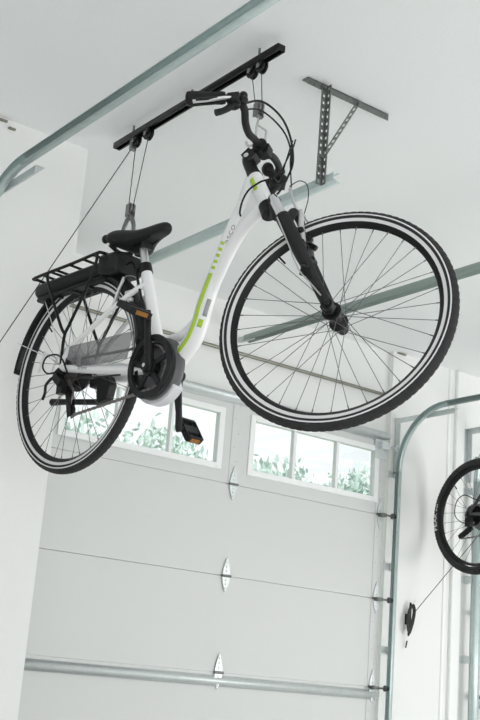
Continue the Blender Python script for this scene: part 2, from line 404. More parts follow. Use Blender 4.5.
# ------------------------------------------------------------------ bicycle parts shared by both bicycles
def wheel(parent, name, c, fn, rr, tw, nsp, hubw, hub_r, knobby=0.0013, city=True, rear=False, ph=0.0, rk=1.0):
    """fn maps a point of the wheel's own frame (hub at origin, axle along y) into the bicycle's frame"""
    k = rr/0.351*rk
    rim = MB(); rim.lathe([(0.300*k, -0.006), (0.297*k, 0), (0.300*k, 0.006), (0.312*k, 0.0148), (0.3155*k, 0.0148), (0.3155*k, -0.0148), (0.312*k, -0.0148)], n=96)
    ro = rim.xf(fn).build(name, M['plast'] if city else M['blk'], parent)
    if city:
        b = MB(); b.lathe([(0.3125*k, -0.0150), (0.3125*k, 0.0150), (0.3262*k, 0.0172), (0.3262*k, -0.0172)], n=96)
        b.xf(fn).build('brake_track', M['stripe'], ro)
    # tyre with tread blocks
    Rc = rr-tw-knobby*0.5; n = 384; na = 22; vs = []; fs = []
    for i in range(n):
        a = 2*PI*i/n
        for j in range(na):
            t = -2.0+4.0*j/(na-1)
            r = tw
            if abs(t) < 1.25 and ((i+abs(2*j-na+1)//2)//2+j//2) % 2 == 0: r += knobby
            q = Rc+r*math.cos(t); vs.append((q*math.cos(a), r*math.sin(t), q*math.sin(a)))
    for i in range(n):
        for j in range(na): fs.append((i*na+j, i*na+(j+1) % na, ((i+1) % n)*na+(j+1) % na, ((i+1) % n)*na+j))
    MB().add(vs, fs).xf(fn).build('tyre', M['rubber'], ro, ang=28)
    if city:
        s = MB()
        for sg in (-1, 1):
            t0, t1 = 1.36, 1.56; e = tw+0.0008
            s.lathe([(Rc+e*math.cos(t0), sg*e*math.sin(t0)), (Rc+e*math.cos(t1), sg*e*math.sin(t1)), (Rc+(tw-.002)*math.cos(t1), sg*(tw-.002)*math.sin(t1)), (Rc+(tw-.002)*math.cos(t0), sg*(tw-.002)*math.sin(t0))], n=96)
        s.xf(fn).build('reflective_stripe', M['stripe'], ro)
    h = MB(); w2 = hubw/2
    h.lathe([(0.004, -w2), (hub_r*1.0, -w2), (hub_r*1.0, -w2+0.006), (hub_r*0.62, -w2+0.014), (hub_r*0.62, w2-0.014), (hub_r, w2-0.006), (hub_r, w2), (0.004, w2)], n=32, closed=True)
    h.cyl((0, -w2-0.022, 0), (0, w2+0.022, 0), 0.0065, 12)
    for sg in (-1, 1): h.cyl((0, sg*(w2+0.004), 0), (0, sg*(w2+0.014), 0), 0.013, 6)
    h.xf(fn).build('hub', M['blk'], ro)
    for i in range(nsp):
        sg = 1 if i % 2 else -1; a = 2*PI*i/nsp+ph; cr = (1 if (i//2) % 2 else -1)*1.05
        p = V((hub_r*0.86*math.cos(a+cr), sg*(w2-0.003), hub_r*0.86*math.sin(a+cr))); q = V((0.3005*k*math.cos(a), sg*0.003, 0.3005*k*math.sin(a)))
        sp = MB().tube([p, q], 0.00105, 6); sp.tube([q-(q-p).normalized()*0.012, q], 0.0019, 6)
        sp.xf(fn).build('spoke', M['spoke'], ro)
    v_ = MB().cyl((0.300*k*math.cos(2.35), 0, 0.300*k*math.sin(2.35)), (0.265*k*math.cos(2.35), 0, 0.265*k*math.sin(2.35)), 0.003, 8)
    v_.xf(fn).build('valve', M['blk'], ro)
    return ro
def chain_loop(pts, y, nlink, m):
    out = MB(); P = [V((p[0], y, p[1])) for p in pts]; seg = []; tot = 0
    for i in range(len(P)):
        a, b = P[i], P[(i+1) % len(P)]; seg.append((a, b, tot, (b-a).length)); tot += (b-a).length
    def at(s):
        s %= tot
        for a, b, o, l in seg:
            if s <= o+l: return a+(b-a)*((s-o)/max(l, 1e-9))
        return P[0]
    n = nlink
    for i in range(n):
        a, b = at(tot*i/n), at(tot*(i+1)/n); w = 0.0075 if i % 2 else 0.005
        if (b-a).length < 1e-5: continue
        out.bar(a, b, w, 0.0085 if i % 2 else 0.006, (b-a).cross(V((0, 1, 0))))
        out.cyl(a-V((0, 0.0045, 0)), a+V((0, 0.0045, 0)), 0.0042, 8)
    return out
def arc(c, r, a0, a1, n):
    return [(c[0]+r*math.cos(a0+(a1-a0)*i/n), c[1]+r*math.sin(a0+(a1-a0)*i/n)) for i in range(n+1)]

# ------------------------------------------------------------------ the hanging city bicycle
bike = thing('city_bicycle', 'white and lime low-step electric city bicycle hanging under the black ceiling rail', 'bicycle', (1.834, 3.477, 1.870))
bike.rotation_euler = (0.0035, -0.0119, -1.4389); bike.scale = (0.98, 0.98, 0.98)
STEER = 0.4289
AX = V((-0.489, 0, 0.872)); A0 = V((1.1233, 0, -0.0246)); FH = V((1.1673, 0, 0)); BB = V((0.4605, 0, -0.0578))
RS = Matrix.Rotation(STEER, 3, AX)
def ST(p): return A0+RS @ (V(p)-A0)           # turns fork, front wheel and bars about the steering axis
ident = lambda p: p
wheel(bike, 'wheel', (0, 0, 0), ident, 0.351, 0.0195, 36, 0.072, 0.030, rear=True, ph=0.05)
front = wheel(bike, 'wheel', FH, lambda p: ST(FH+p), 0.351, 0.0195, 36, 0.070, 0.028, ph=0.11)

# main frame
TA = spline([(0.814, 0, 0.510), (0.778, 0, 0.43), (0.733, 0, 0.352), (0.692, 0, 0.262), (0.639, 0, 0.14), (0.618, 0, 0.072), (0.592, 0, 0.022), (0.548, 0, -0.018), (0.500, 0, -0.045)], 8)
RA = lerp_list([0.024, 0.023, 0.023, 0.024, 0.027, 0.028, 0.029, 0.030, 0.032], len(TA))
fm = MB().tube(TA, RA, 20); fm.build('main_tube', M['white'], bike)
MB().tube(spline([(0.893, 0, 0.425), (0.838, 0, 0.388), (0.775, 0, 0.342), (0.728, 0, 0.285), (0.688, 0, 0.22), (0.655, 0, 0.16)], 6), [0.020, 0.020, 0.020, 0.020, 0.019, 0.017], 18).build('down_tube', M['white'], bike)
MB().prism([(0.800, 0.478), (0.872, 0.425), (0.800, 0.372), (0.745, 0.335), (0.752, 0.385)], 'y', -0.008, 0.008).build('gusset', M['white'], bike, 0.004)
MB().tube([A0+AX*0.485, A0+AX*0.50, A0+AX*0.625], [0.0265, 0.024, 0.0235], 24).build('head_tube', M['white'], bike)
MB().tube([(0.325, 0, 0.313), (0.382, 0, 0.150), (0.450, 0, -0.03)], [0.0190, 0.0200, 0.0215], 20).build('seat_tube', M['white'], bike)
MB().tube(spline([(0.425, 0, 0.02), (0.48, 0, 0.040), (0.545, 0, 0.048), (0.610, 0, 0.085)], 6), [0.014, 0.016, 0.017, 0.017], 16).build('lower_brace', M['white'], bike)
for s in (-1, 1):
    MB().tube(spline([(-0.004, s*0.066, 0.006), (0.10, s*0.066, -0.012), (0.22, s*0.060, -0.030), (0.345, s*0.044, -0.046), (0.415, s*0.030, -0.055)], 5), [0.012, 0.0145, 0.0165, 0.0175, 0.0175], 16).build('chainstay', M['white'], bike)
    MB().tube(spline([(-0.004, s*0.066, 0.012), (0.006, s*0.066, 0.046), (0.034, s*0.064, 0.075), (0.10, s*0.058, 0.115), (0.22, s*0.045, 0.186), (0.305, s*0.028, 0.235), (0.343, s*0.012, 0.256)], 6), [0.009, 0.009, 0.009, 0.009, 0.009, 0.0095, 0.010], 14).build('seatstay', M['white'], bike)
    MB().prism([(-0.022, -0.020), (0.018, -0.020), (0.022, 0.016), (0.010, 0.050), (-0.012, 0.050), (-0.024, 0.012)], 'y', s*0.061-0.003, s*0.061+0.003).build('dropout', M['blk'], bike, 0.002)
# wrap helper for decals that follow the main tube
def cum():
    L_ = [0]
    for a, b in zip(TA, TA[1:]): L_.append(L_[-1]+(b-a).length)
    return L_
CUM = cum()
def on_tube(u, w, lift=0.0006):
    u = max(0, min(CUM[-1]-1e-6, u)); i = max(k for k in range(len(CUM)-1) if CUM[k] <= u); f = (u-CUM[i])/(CUM[i+1]-CUM[i])
    c = TA[i].lerp(TA[i+1], f); t = (TA[i+1]-TA[i]).normalized(); r = RA[i]*(1-f)+RA[i+1]*f+lift
    n = V((t.z, 0, -t.x))       # in-plane, towards the rear-upper side for a tube running downwards
    a = w/r
    return c+V((0, -1, 0))*(r*math.cos(a))+n*(r*math.sin(a))
def decal(name, u0, u1, w0, w1, m, nu=None, slant=0.0):
    nu = nu or max(2, int((u1-u0)/0.012)); vs = []; fs = []
    for i in range(nu+1):
        for j in range(5):
            w_ = w0+(w1-w0)*j/4; vs.append(on_tube(u0+(u1-u0)*i/nu+slant*(w_-w0), w_))
    for i in range(nu):
        for j in range(4): fs.append((i*5+j, (i+1)*5+j, (i+1)*5+j+1, i*5+j+1))
    o = MB().add(vs, fs).build(name, m, bike, ang=60); solid(o, 0.0006); return o
def u_at(z): return min(range(len(TA)), key=lambda i: abs(TA[i].z-z))
def U(z):
    for i in range(len(TA)-1):
        if TA[i].z >= z >= TA[i+1].z: return CUM[i]+(CUM[i+1]-CUM[i])*((TA[i].z-z)/(TA[i].z-TA[i+1].z))
    return CUM[-1]
def text_obj(body, size, mapper, name, m, parent):
    cu = bpy.data.curves.new('t', 'FONT'); cu.body = body; cu.size = size; cu.align_x = 'LEFT'; cu.resolution_u = 3
    o = bpy.data.objects.new('t', cu); COL.objects.link(o)
    bpy.context.view_layer.update()
    me = bpy.data.meshes.new_from_object(o.evaluated_get(bpy.context.evaluated_depsgraph_get()))
    bpy.data.objects.remove(o); bpy.data.curves.remove(cu)
    mb = MB(); mb.add([mapper(v.co.x, v.co.y) for v in me.vertices], [tuple(p.vertices) for p in me.polygons]); bpy.data.meshes.remove(me)
    ob = mb.build(name, m, parent, smooth=False); solid(ob, 0.0006); return ob
def SGN(): return -1
# n points to (t.z,0,-t.x): t.z<0 going down, so n has x<0 -> w>0 is the rear-upper side
decal('lime_stripe', U(0.222), U(-0.015), -0.012, 0.004, M['green'])
for i in range(5):
    z1 = 0.318-i*0.0185; decal('lime_dash', U(z1), U(z1-0.009), -0.013, 0.003, M['green'], 2)
decal('grey_label', U(0.150), U(0.094), -0.040, -0.025, M['greyd'])
decal('lime_badge', U(0.084), U(0.062), -0.034, -0.018, M['green'])
uT = U(0.314)
text_obj('asco', 0.034, lambda x, y: on_tube(uT-x*1.1, -0.026+y*0.75, 0.0022), 'lettering', M['greyd'], bike)
text_obj('active', 0.022, lambda x, y: V((0.112+x, -0.0835+(0.006*max(0, x)/0.06 if False else 0.0), -0.020+y-x*0.16)), 'lettering', M['greyd'], bike)
# lime flash on the head tube
m = MB(); vs = []; fs = []
hn = V((0.872, 0, 0.489))
for i in range(4):
    for j in range(5):
        a = -0.35+0.16*j; q = A0+AX*(0.60-0.05*i/3*1.0)+V((0, -1, 0))*(0.0245*math.cos(a))+hn*(0.0245*math.sin(a)+0.0)
        vs.append(q)
for i in range(3):
    for j in range(4): fs.append((i*5+j, i*5+j+1, (i+1)*5+j+1, (i+1)*5+j))
solid(m.add(vs, fs).build('lime_flash', M['green'], bike), 0.0006)

# saddle
def sad_sec(x, w, zt, th):
    pts = []; n = 24
    for k in range(n):
        a = 2*PI*k/n; c, s = math.cos(a), math.sin(a)
        y = w*math.copysign(abs(c)**0.75, c); z = zt-th/2+(th/2)*math.copysign(abs(s)**0.8, s)
        z -= 0.018*(abs(y)/max(w, .01))**2*(1 if s > 0 else 0.55)*min(1, w/0.06)
        pts.append((x, y, z))
    return pts
secs = [(0.176, 0.050, 0.464, 0.026), (0.184, 0.078, 0.476, 0.052), (0.200, 0.092, 0.481, 0.068), (0.222, 0.095, 0.478, 0.070), (0.252, 0.084, 0.471, 0.066), (0.286, 0.060, 0.466, 0.056), (0.322, 0.042, 0.466, 0.048), (0.365, 0.032, 0.469, 0.044), (0.400, 0.027, 0.469, 0.042), (0.418, 0.021, 0.466, 0.034), (0.428, 0.010, 0.458, 0.016)]
S_ = MB().loft([sad_sec(*q) for q in secs]); so = S_.build('saddle', M['vinyl'], bike, ang=60)
md = so.modifiers.new('sub', 'SUBSURF'); md.levels = 1; md.render_levels = 1
r = MB()
for s in (-1, 1):
    r.tube(spline([(0.385, s*0.010, 0.440), (0.34, s*0.020, 0.420), (0.27, s*0.022, 0.414), (0.21, s*0.030, 0.428)], 5), 0.0038, 8)
r.box((0.296, 0, 0.412), (0.046, 0.052, 0.030))
r.build('saddle_rails', M['blk'], so, 0.003)
sp = MB()
for s in (-1, 1):
    pts = [(0.205+0.013*math.cos(a*0.9), s*0.055+0.013*math.sin(a*0.9), 0.412+0.00062*a*1.0) for a in range(0, 42)]
    sp.tube(pts, 0.0032, 6); sp.ball((0.205, s*0.055, 0.424), (0.017, 0.017, 0.014))
sp.tube(spline([(0.175, -0.05, 0.425), (0.172, 0, 0.412), (0.175, 0.05, 0.425)], 6), 0.007, 8); sp.ball((0.178, -0.072, 0.438), (0.015, 0.013, 0.016)); sp.box((0.26, 0, 0.425), (0.10, 0.07, 0.016))
sp.build('saddle_springs', M['plast'], so)
MB().tube([(0.330, 0, 0.30), (0.299, 0, 0.398)], 0.0138, 18).build('seat_post', M['alu'], bike)
m = MB().tube([(0.3285, 0, 0.302), (0.3175, 0, 0.334)], [0.0225, 0.0215], 20); m.box((0.302, 0, 0.317), (0.020, 0.020, 0.016)); m.cyl((0.300, -0.028, 0.317), (0.300, 0.028, 0.317), 0.004, 8)
m.build('seat_clamp', M['blk'], bike)
# the thick wire running down behind the seat tube from the battery
MB().tube(spline([(0.225, -0.012, 0.352), (0.262, -0.014, 0.352), (0.292, -0.018, 0.315), (0.318, -0.022, 0.262), (0.350, -0.024, 0.19), (0.368, -0.024, 0.15)], 6), 0.0048, 8).build('power_cable', M['plast'], bike)

# rear fender
fp = []
for i in range(41):
    a = math.radians(172-i*(172-8)/40); fp.append(a)
vs = []; fs = []; fw = [(-0.030, -0.020), (-0.031, -0.006), (-0.022, 0.004), (0.0, 0.009), (0.022, 0.004), (0.031, -0.006), (0.030, -0.020)]
for a in fp:
    for y, d in fw: vs.append(((0.366+d)*math.cos(a), y, (0.366+d)*math.sin(a)))
for i in range(40):
    for k in range(6): fs.append((i*7+k, i*7+k+1, (i+1)*7+k+1, (i+1)*7+k))
solid(MB().add(vs, fs).build('fender', M['blk'], bike), 0.0025)
for a in (155, 124):
    for s in (-1, 1):
        e = V((0.385*math.cos(math.radians(a)), s*0.034, 0.385*math.sin(math.radians(a))))
        MB().tube([(0.0, s*0.060, 0.02), e], 0.0018, 6).build('fender_stay', M['alu'], bike)

# carrier and battery
rk = MB()
zr = 0.392
loop = [(-0.232, -0.055, 0.380), (-0.222, -0.075, 0.381), (0.0, -0.076, 0.387), (0.135, -0.076, 0.394), (0.158, -0.066, 0.395), (0.162, 0.0, 0.395), (0.158, 0.066, 0.395), (0.135, 0.076, 0.394), (0.0, 0.076, 0.387), (-0.222, 0.075, 0.381), (-0.232, 0.055, 0.380), (-0.236, 0.0, 0.380)]
rk.tube(spline(loop, 4, True), 0.0058, 10, True)
for x in (-0.18, -0.13, -0.10, -0.02, 0.06, 0.12):
    rk.bar((x, -0.076, 0.3885+x*0.03), (x, 0.076, 0.3885+x*0.03), 0.012, 0.005)
rk.build('carrier', M['blk'], bike)
for s in (-1, 1):
    MB().tube(spline([(0.135, s*0.077, 0.393), (0.148, s*0.078, 0.375), (0.122, s*0.078, 0.300), (0.030, s*0.077, 0.160), (0.004, s*0.076, 0.120), (-0.002, s*0.074, 0.05), (-0.004, s*0.072, 0.02)], 6), 0.0056, 10).build('carrier_strut', M['blk'], bike)
    MB().tube(spline([(-0.140, s*0.077, 0.385), (-0.130, s*0.078, 0.340), (-0.03, s*0.077, 0.170), (0.004, s*0.076, 0.126)], 6), 0.0056, 10).build('carrier_strut', M['blk'], bike)
def chamfer(x0, x1, w, z0, z1, c=0.012):
    def sec(x, k): 
        W, a, b = w*k, z0+(z1-z0)*(1-k)/2, z1-(z1-z0)*(1-k)/2
        return [(x, -W+c, a), (x, W-c, a), (x, W, a+c), (x, W, b-c), (x, W-c, b), (x, -W+c, b), (x, -W, b-c), (x, -W, a+c)]
    return [sec(x0, 0.86), sec(x0+0.02, 1), sec(x1-0.012, 1), sec(x1, 0.92)]
bt = MB().loft(chamfer(-0.255, 0.170, 0.056, 0.322, 0.374)); 
bt.xf(lambda p: V((p.x, p.y, p.z+0.022*p.x))).build('battery', M['plast'], bike, 0.004)
bo = MB().loft(chamfer(0.120, 0.232, 0.060, 0.318, 0.398)); bo.xf(lambda p: V((p.x, p.y, p.z-0.06*(p.x-0.17)))).build('battery_dock', M['plast'], bike, 0.005)
m = MB(); m.loft(chamfer(-0.245, 0.15, 0.050, 0.306, 0.322, 0.005))
for x in (-0.18, -0.12, -0.03, 0.05): m.box((x, -0.012, 0.303), (0.012, 0.055, 0.008)); m.box((x+0.03, 0.02, 0.303), (0.05, 0.010, 0.008))
m.xf(lambda p: V((p.x, p.y, p.z+0.022*p.x))).build('battery_tray', M['plast'], bike)

# drive unit and chain
c = BB
m = MB(); m.lathe([(0.02, -0.036), (0.098, -0.036), (0.105, -0.028), (0.107, -0.01), (0.105, -0.004), (0.092, 0.006), (0.02, 0.006)], c+V((0.004, 0, -0.002)), 56); m.build('motor', M['motorg'], bike)
ms = MB(); pl = [(0.38, -0.075)]+[(q[0], q[1]) for q in arc((0.4645, -0.0598), 0.114, math.radians(205), math.radians(322), 18)]+[(0.53, -0.07), (0.42, -0.06)]
ms.prism(pl, 'y', -0.031, 0.010); ms.build('motor_cover', M['motorw'], bike, 0.004, 2)
cw = c+V((0, -0.056, 0))
ring = MB(); ring.lathe([(0.084, -0.004), (0.103, -0.006), (0.106, 0.0), (0.103, 0.006), (0.084, 0.004)], cw+V((0.004, -0.004, 0)), 64); ring.build('chain_guard_ring', M['plast'], bike)
ch = MB(); ch.lathe([(0.066, -0.002), (0.082, -0.002), (0.082, 0.002), (0.066, 0.002)], cw+V((0, 0.006, 0)), 64)
for i in range(5):
    a = i*2*PI/5+1.615; d = V((math.cos(a), 0, math.sin(a))); n_ = V((-d.z, 0, d.x))
    ch.bar(cw+d*0.012, cw+d*0.078, 0.007, 0.020 if i else 0.026, n_); ch.cyl(cw+d*0.076+V((0, -0.006, 0)), cw+d*0.076+V((0, 0.006, 0)), 0.0065, 10)
ch.cyl(cw+V((0, -0.008, 0)), cw+V((0, 0.02, 0)), 0.030, 24)
ch.build('chainring', M['blk'], bike, 0.0015, 1)
ca = 1.6154; cd = V((math.cos(ca), 0, math.sin(ca)))
for s, dd, nm in ((-1, cd, 'right'), (1, -cd, 'left')):
    b0 = c+V((0, s*0.066, 0)); e = b0+dd*0.170+V((0, s*0.012, 0))
    m = MB().tube([b0-dd*0.016, b0, b0+dd*0.05, b0+dd*0.12+V((0, s*0.009, 0)), e, e+dd*0.013], [0.014, 0.0195, 0.0155, 0.0125, 0.0140, 0.010], 14, flat=((0, 1, 0), 0.72))
    m.cyl(b0+V((0, s*0.016, 0)), b0-V((0, s*0.03, 0)), 0.0165, 18); 
    co = m.build('crank_arm', M['blackm'], bike)
    MB().cyl(b0+V((0, s*0.0155, 0)), b0+V((0, s*0.0172, 0)), 0.007, 12).build('crank_bolt', M['chrome'], co)
    # pedal
    tilt = Matrix.Rotation(0.50 if s < 0 else 0.95, 3, 'Y')
    pc = e+V((0, s*(0.056 if s < 0 else 0.050), 0)); py = 0.86 if s < 0 else 0.66
    def T(p): p = V(p); return pc+tilt @ V((p.x*0.92, p.y*py, p.z))
    m = MB(); m.cyl((0, -s*0.062, 0), (0, s*0.045, 0), 0.008, 12); m.box((0, 0, 0), (0.034, 0.085, 0.018))
    for x in (-0.043, 0.043): m.box((x, 0, 0), (0.010, 0.088, 0.024))
    for y in (-0.046, 0.046): m.box((0, y, 0), (0.090, 0.010, 0.022))
    for y in (-0.022, 0.022): m.box((0, y, 0), (0.080, 0.006, 0.016))
    po = m.xf(T).build('pedal', M['plast'], bike, 0.003)
    for x in (-0.0495, 0.0495): MB().box((x, 0, 0), (0.004, 0.054, 0.014)).xf(T).build('reflector', M['orange'], po)
    m = MB().box((0, 0, -0.010), (0.030, 0.07, 0.004)); m.xf(T).build('pedal_plate', M['alu'], po)
MB().cyl(c+V((0, -0.075, 0)), c+V((0, 0.075, 0)), 0.011, 12).build('crank_axle', M['blk'], bike)
# cassette, derailleur, chain
m = MB()
for i in range(7):
    r0 = 0.048-0.0042*i; y = -0.034-i*0.0038; m.lathe([(0.014, y-0.001), (r0, y-0.001), (r0, y+0.001), (0.014, y+0.001)], n=40)
    for k in range(18):
        a = 2*PI*k/18+i*.2; m.box((r0*math.cos(a), y, r0*math.sin(a)), (0.005, 0.0018, 0.005), Euler((0, -a, 0)).to_matrix())
m.build('cassette', M['chain'], bike)
m = MB().lathe([(0.012, -0.032), (0.052, -0.030), (0.060, -0.020), (0.060, 0.012), (0.050, 0.026), (0.012, 0.026)], n=40); m.build('hub_shell', M['blk'], bike)
pu, pl_ = V((0.036, -0.050, -0.085)), V((0.055, -0.050, -0.148))
loop = [(c.x+0.073*math.cos(t), c.z+0.073*math.sin(t)) for t in [math.radians(d) for d in range(86, -95, -12)]]
loop += [(pl_.x+0.005, pl_.z-0.018), (pl_.x-0.016, pl_.z-0.006), (pl_.x-0.016, pl_.z+0.012), (pu.x+0.018, pu.z-0.01), (pu.x+0.017, pu.z+0.010), (0.0+0.02, -0.036), (-0.018, -0.031), (-0.034, -0.012), (-0.034, 0.012), (-0.014, 0.032), (0.0, 0.036)]
chain_loop(loop, -0.050, 108, None).build('chain', M['chain'], bike, smooth=False)
m = MB()
for p in (pu, pl_): m.lathe([(0.004, -0.005), (0.019, -0.005), (0.019, 0.005), (0.004, 0.005)], p, 11)
for y in (-0.058, -0.042):
    n_ = 8; m.bar(V((pu.x-0.006, y, pu.z+0.020)), V((pl_.x+0.004, y, pl_.z-0.022)), 0.003, 0.024, (1, 0, 0.35))
m.box((0.006, -0.078, -0.040), (0.052, 0.030, 0.026), Euler((0, 0.7, 0)).to_matrix()); m.box((0.016, -0.070, -0.070), (0.030, 0.026, 0.040))
m.tube(spline([(0.0, -0.074, 0.0), (-0.012, -0.082, -0.018), (0.0, -0.080, -0.035)], 4), 0.010, 10)
m.tube(spline([(-0.03, -0.085, -0.03), (-0.058, -0.086, -0.050), (-0.062, -0.084, -0.078), (-0.078, -0.080, -0.098)], 5), 0.0052, 8)
m.build('derailleur', M['blk'], bike, 0.003)
MB().tube(spline([(0.004, -0.087, -0.012), (-0.055, -0.088, -0.010), (-0.088, -0.088, 0.020), (-0.07, -0.088, 0.052), (-0.01, -0.088, 0.050), (0.03, -0.088, 0.022), (0.075, -0.086, -0.036), (0.16, -0.082, -0.055), (0.33, -0.070, -0.068)], 7), 0.0032, 8).build('shift_cable', M['plast'], bike)
# smoked chain guard
solid(MB().add([(0.050, -0.082, 0.072), (0.392, -0.082, 0.066), (0.372, -0.082, -0.022), (0.250, -0.082, -0.020), (0.110, -0.082, -0.010), (0.075, -0.082, 0.008), (0.045, -0.082, 0.030)], [(0, 1, 2, 3, 4, 5, 6)]).build('chain_guard', M['smoke'], bike, smooth=False), 0.002)
# white tab, kickstand
MB().box((0.082, -0.060, 0.022), (0.014, 0.008, 0.046)).build('cable_stop', M['white'], bike, 0.002)
m = MB(); m.prism([(0.075, -0.028), (0.172, -0.028), (0.190, -0.060), (0.176, -0.112), (0.132, -0.122), (0.122, -0.098), (0.118, -0.062), (0.078, -0.060)], 'y', 0.016, 0.052)
m.xf(lambda p: p+V((0.0, -0.02, 0))).build('kickstand_plate', M['plast'], bike, 0.005)
m = MB(); m.tube(spline([(0.150, 0.02, -0.096), (0.110, 0.03, -0.106), (0.065, 0.035, -0.100), (-0.10, 0.035, -0.078), (-0.185, 0.035, -0.068)], 5), [0.012, 0.012, 0.011, 0.011, 0.0135], 10); m.build('kickstand', M['plast'], bike)
# rear brake
for s in (-1, 1):
    m = MB(); m.tube([(0.212, s*0.036, 0.200), (0.234, s*0.038, 0.250), (0.250, s*0.032, 0.296)], [0.007, 0.006, 0.005], 10); m.build('brake_arm', M['alu'], bike)
    MB().box((0.208, s*0.019, 0.226), (0.055, 0.012, 0.013), Euler((0, 0.82, 0)).to_matrix()).build('brake_pad', M['plast'], bike, 0.002)
m = MB(); m.tube(spline([(0.250, 0.032, 0.296), (0.262, 0.0, 0.306), (0.258, -0.032, 0.298), (0.270, -0.045, 0.280)], 5), 0.0018, 8); m.build('brake_noodle', M['hookg'], bike)
m = MB().box((0.285, -0.032, 0.232), (0.034, 0.012, 0.018)); m.box((0.298, -0.034, 0.205), (0.020, 0.014, 0.014)); m.box((0.268, -0.040, 0.200), (0.016, 0.02, 0.016)); m.build('wheel_lock', M['alu'], bike, 0.003)
for a, rr_ in ((0.30, 0.24), (0.20, 0.235)):
    pass
m = MB().tube([(-0.177, -0.022, 0.108), (-0.211, -0.018, 0.034)], 0.0058, 8); m.build('spoke_reflector', M['stripe'], bike)
m = MB().tube([(-0.150, 0.022, 0.112), (-0.185, 0.018, 0.036)], 0.0050, 8); m.build('spoke_reflector', M['stripe'], bike)

# fork (turned with the front wheel)
hn = V((0.872, 0, 0.489))
m = MB(); m.tube([A0+AX*0.452, A0+AX*0.492], [0.030, 0.0275], 22); m.build('headset_cup', M['plast'], bike)
m = MB(); cr = A0+AX*0.446+hn*0.012
m.tube([V((0.934, -0.072, 0.376)), V((0.932, -0.05, 0.380)), cr, V((0.932, 0.05, 0.380)), V((0.934, 0.072, 0.376))], [0.014, 0.019, 0.022, 0.019, 0.014], 14)
m.xf(ST).build('fork_crown', M['plast'], bike)
for s in (-1, 1):
    top = V((0.934, s*0.060, 0.378)); ax_ = -AX
    bot = FH+V((-0.010, s*0.056, 0.012)); d = (bot-top)
    MB().tube([top-d*0.02, top+d*0.24], 0.0155, 16).xf(ST).build('stanchion', M['chrome'], bike)
    MB().tube([top+d*0.165, top+d*0.18, top+d*0.42, top+d*0.80, bot], [0.021, 0.0235, 0.0225, 0.0165, 0.0150], 16, flat=((0, 1, 0), 0.92)).xf(ST).build('fork_leg', M['blackm'], bike)
    m = MB(); m.prism([(1.142, 0.028), (1.168, 0.026), (1.186, 0.006), (1.178, -0.018), (1.158, -0.020), (1.140, 0.0)], 'y', s*0.052-0.006, s*0.052+0.006)
    m.cyl((1.1673, s*0.056, 0), (1.1673, s*0.076, 0), 0.017, 14); m.cyl((1.1673, s*0.072, 0), (1.1673, s*0.084, 0), 0.010, 6)
    m.xf(ST).build('fork_dropout', M['blk'], bike, 0.002)
m = MB(); q0 = V((0.934, 0, 0.378)); dd = (FH-q0)
m.tube(spline([q0+dd*0.26+V((0, -0.058, 0)), q0+dd*0.15+hn*0.030+V((0, -0.045, 0)), q0+dd*0.11+hn*0.036, q0+dd*0.15+hn*0.030+V((0, 0.045, 0)), q0+dd*0.26+V((0, 0.058, 0))], 6), 0.013, 12)
m.xf(ST).build('fork_arch', M['blackm'], bike)
m = MB(); m.cyl((1.075, -0.062, 0.105), (1.085, -0.080, 0.125), 0.012, 10); m.tube([(1.085, -0.076, 0.14), (1.10, -0.075, 0.085), (1.135, -0.075, 0.05)], 0.0036, 8); m.tube([(1.075, -0.068, 0.105), (1.09, -0.07, 0.11)], 0.006, 8)
m.xf(ST).build('fork_fitting', M['plast'], bike)
MB().tube(spline([(0.965, -0.078, 0.30), (1.02, -0.082, 0.20), (1.065, -0.083, 0.115), (1.115, -0.080, 0.06), (1.145, -0.074, 0.028)], 6), 0.0022, 8).xf(ST).build('hub_cable', M['wire'], bike)
# front brake
for s in (-1, 1):
    m = MB(); m.tube([(1.044, s*0.038, 0.232), (1.030, s*0.046, 0.292), (1.018, s*0.038, 0.348)], [0.010, 0.0095, 0.0070], 10, flat=((0, 1, 0), 0.8)); m.xf(ST).build('brake_arm', M['alu'], bike)
    m = MB(); m.box((1.030, s*0.021, 0.266), (0.075, 0.014, 0.016), Euler((0, 0.50, 0)).to_matrix()); m.cyl((1.036, s*0.02, 0.268), (1.036, s*0.058, 0.268), 0.009, 10); m.cyl((1.046, s*0.034, 0.222), (1.046, s*0.062, 0.222), 0.011, 10)
    m.xf(ST).build('brake_pad', M['plast'], bike, 0.003)
m = MB(); m.tube(spline([(1.018, 0.038, 0.350), (1.010, 0.0, 0.358), (0.998, -0.030, 0.362), (0.978, -0.036, 0.400), (0.968, -0.030, 0.428)], 6), 0.0042, 10); m.tube([(1.018, 0.038, 0.350), (1.016, -0.038, 0.348)], 0.0016, 6); m.tube([(0.968, -0.030, 0.428), (0.963, -0.028, 0.436)], 0.0055, 8)
m.xf(ST).build('brake_noodle', M['wire'], bike)

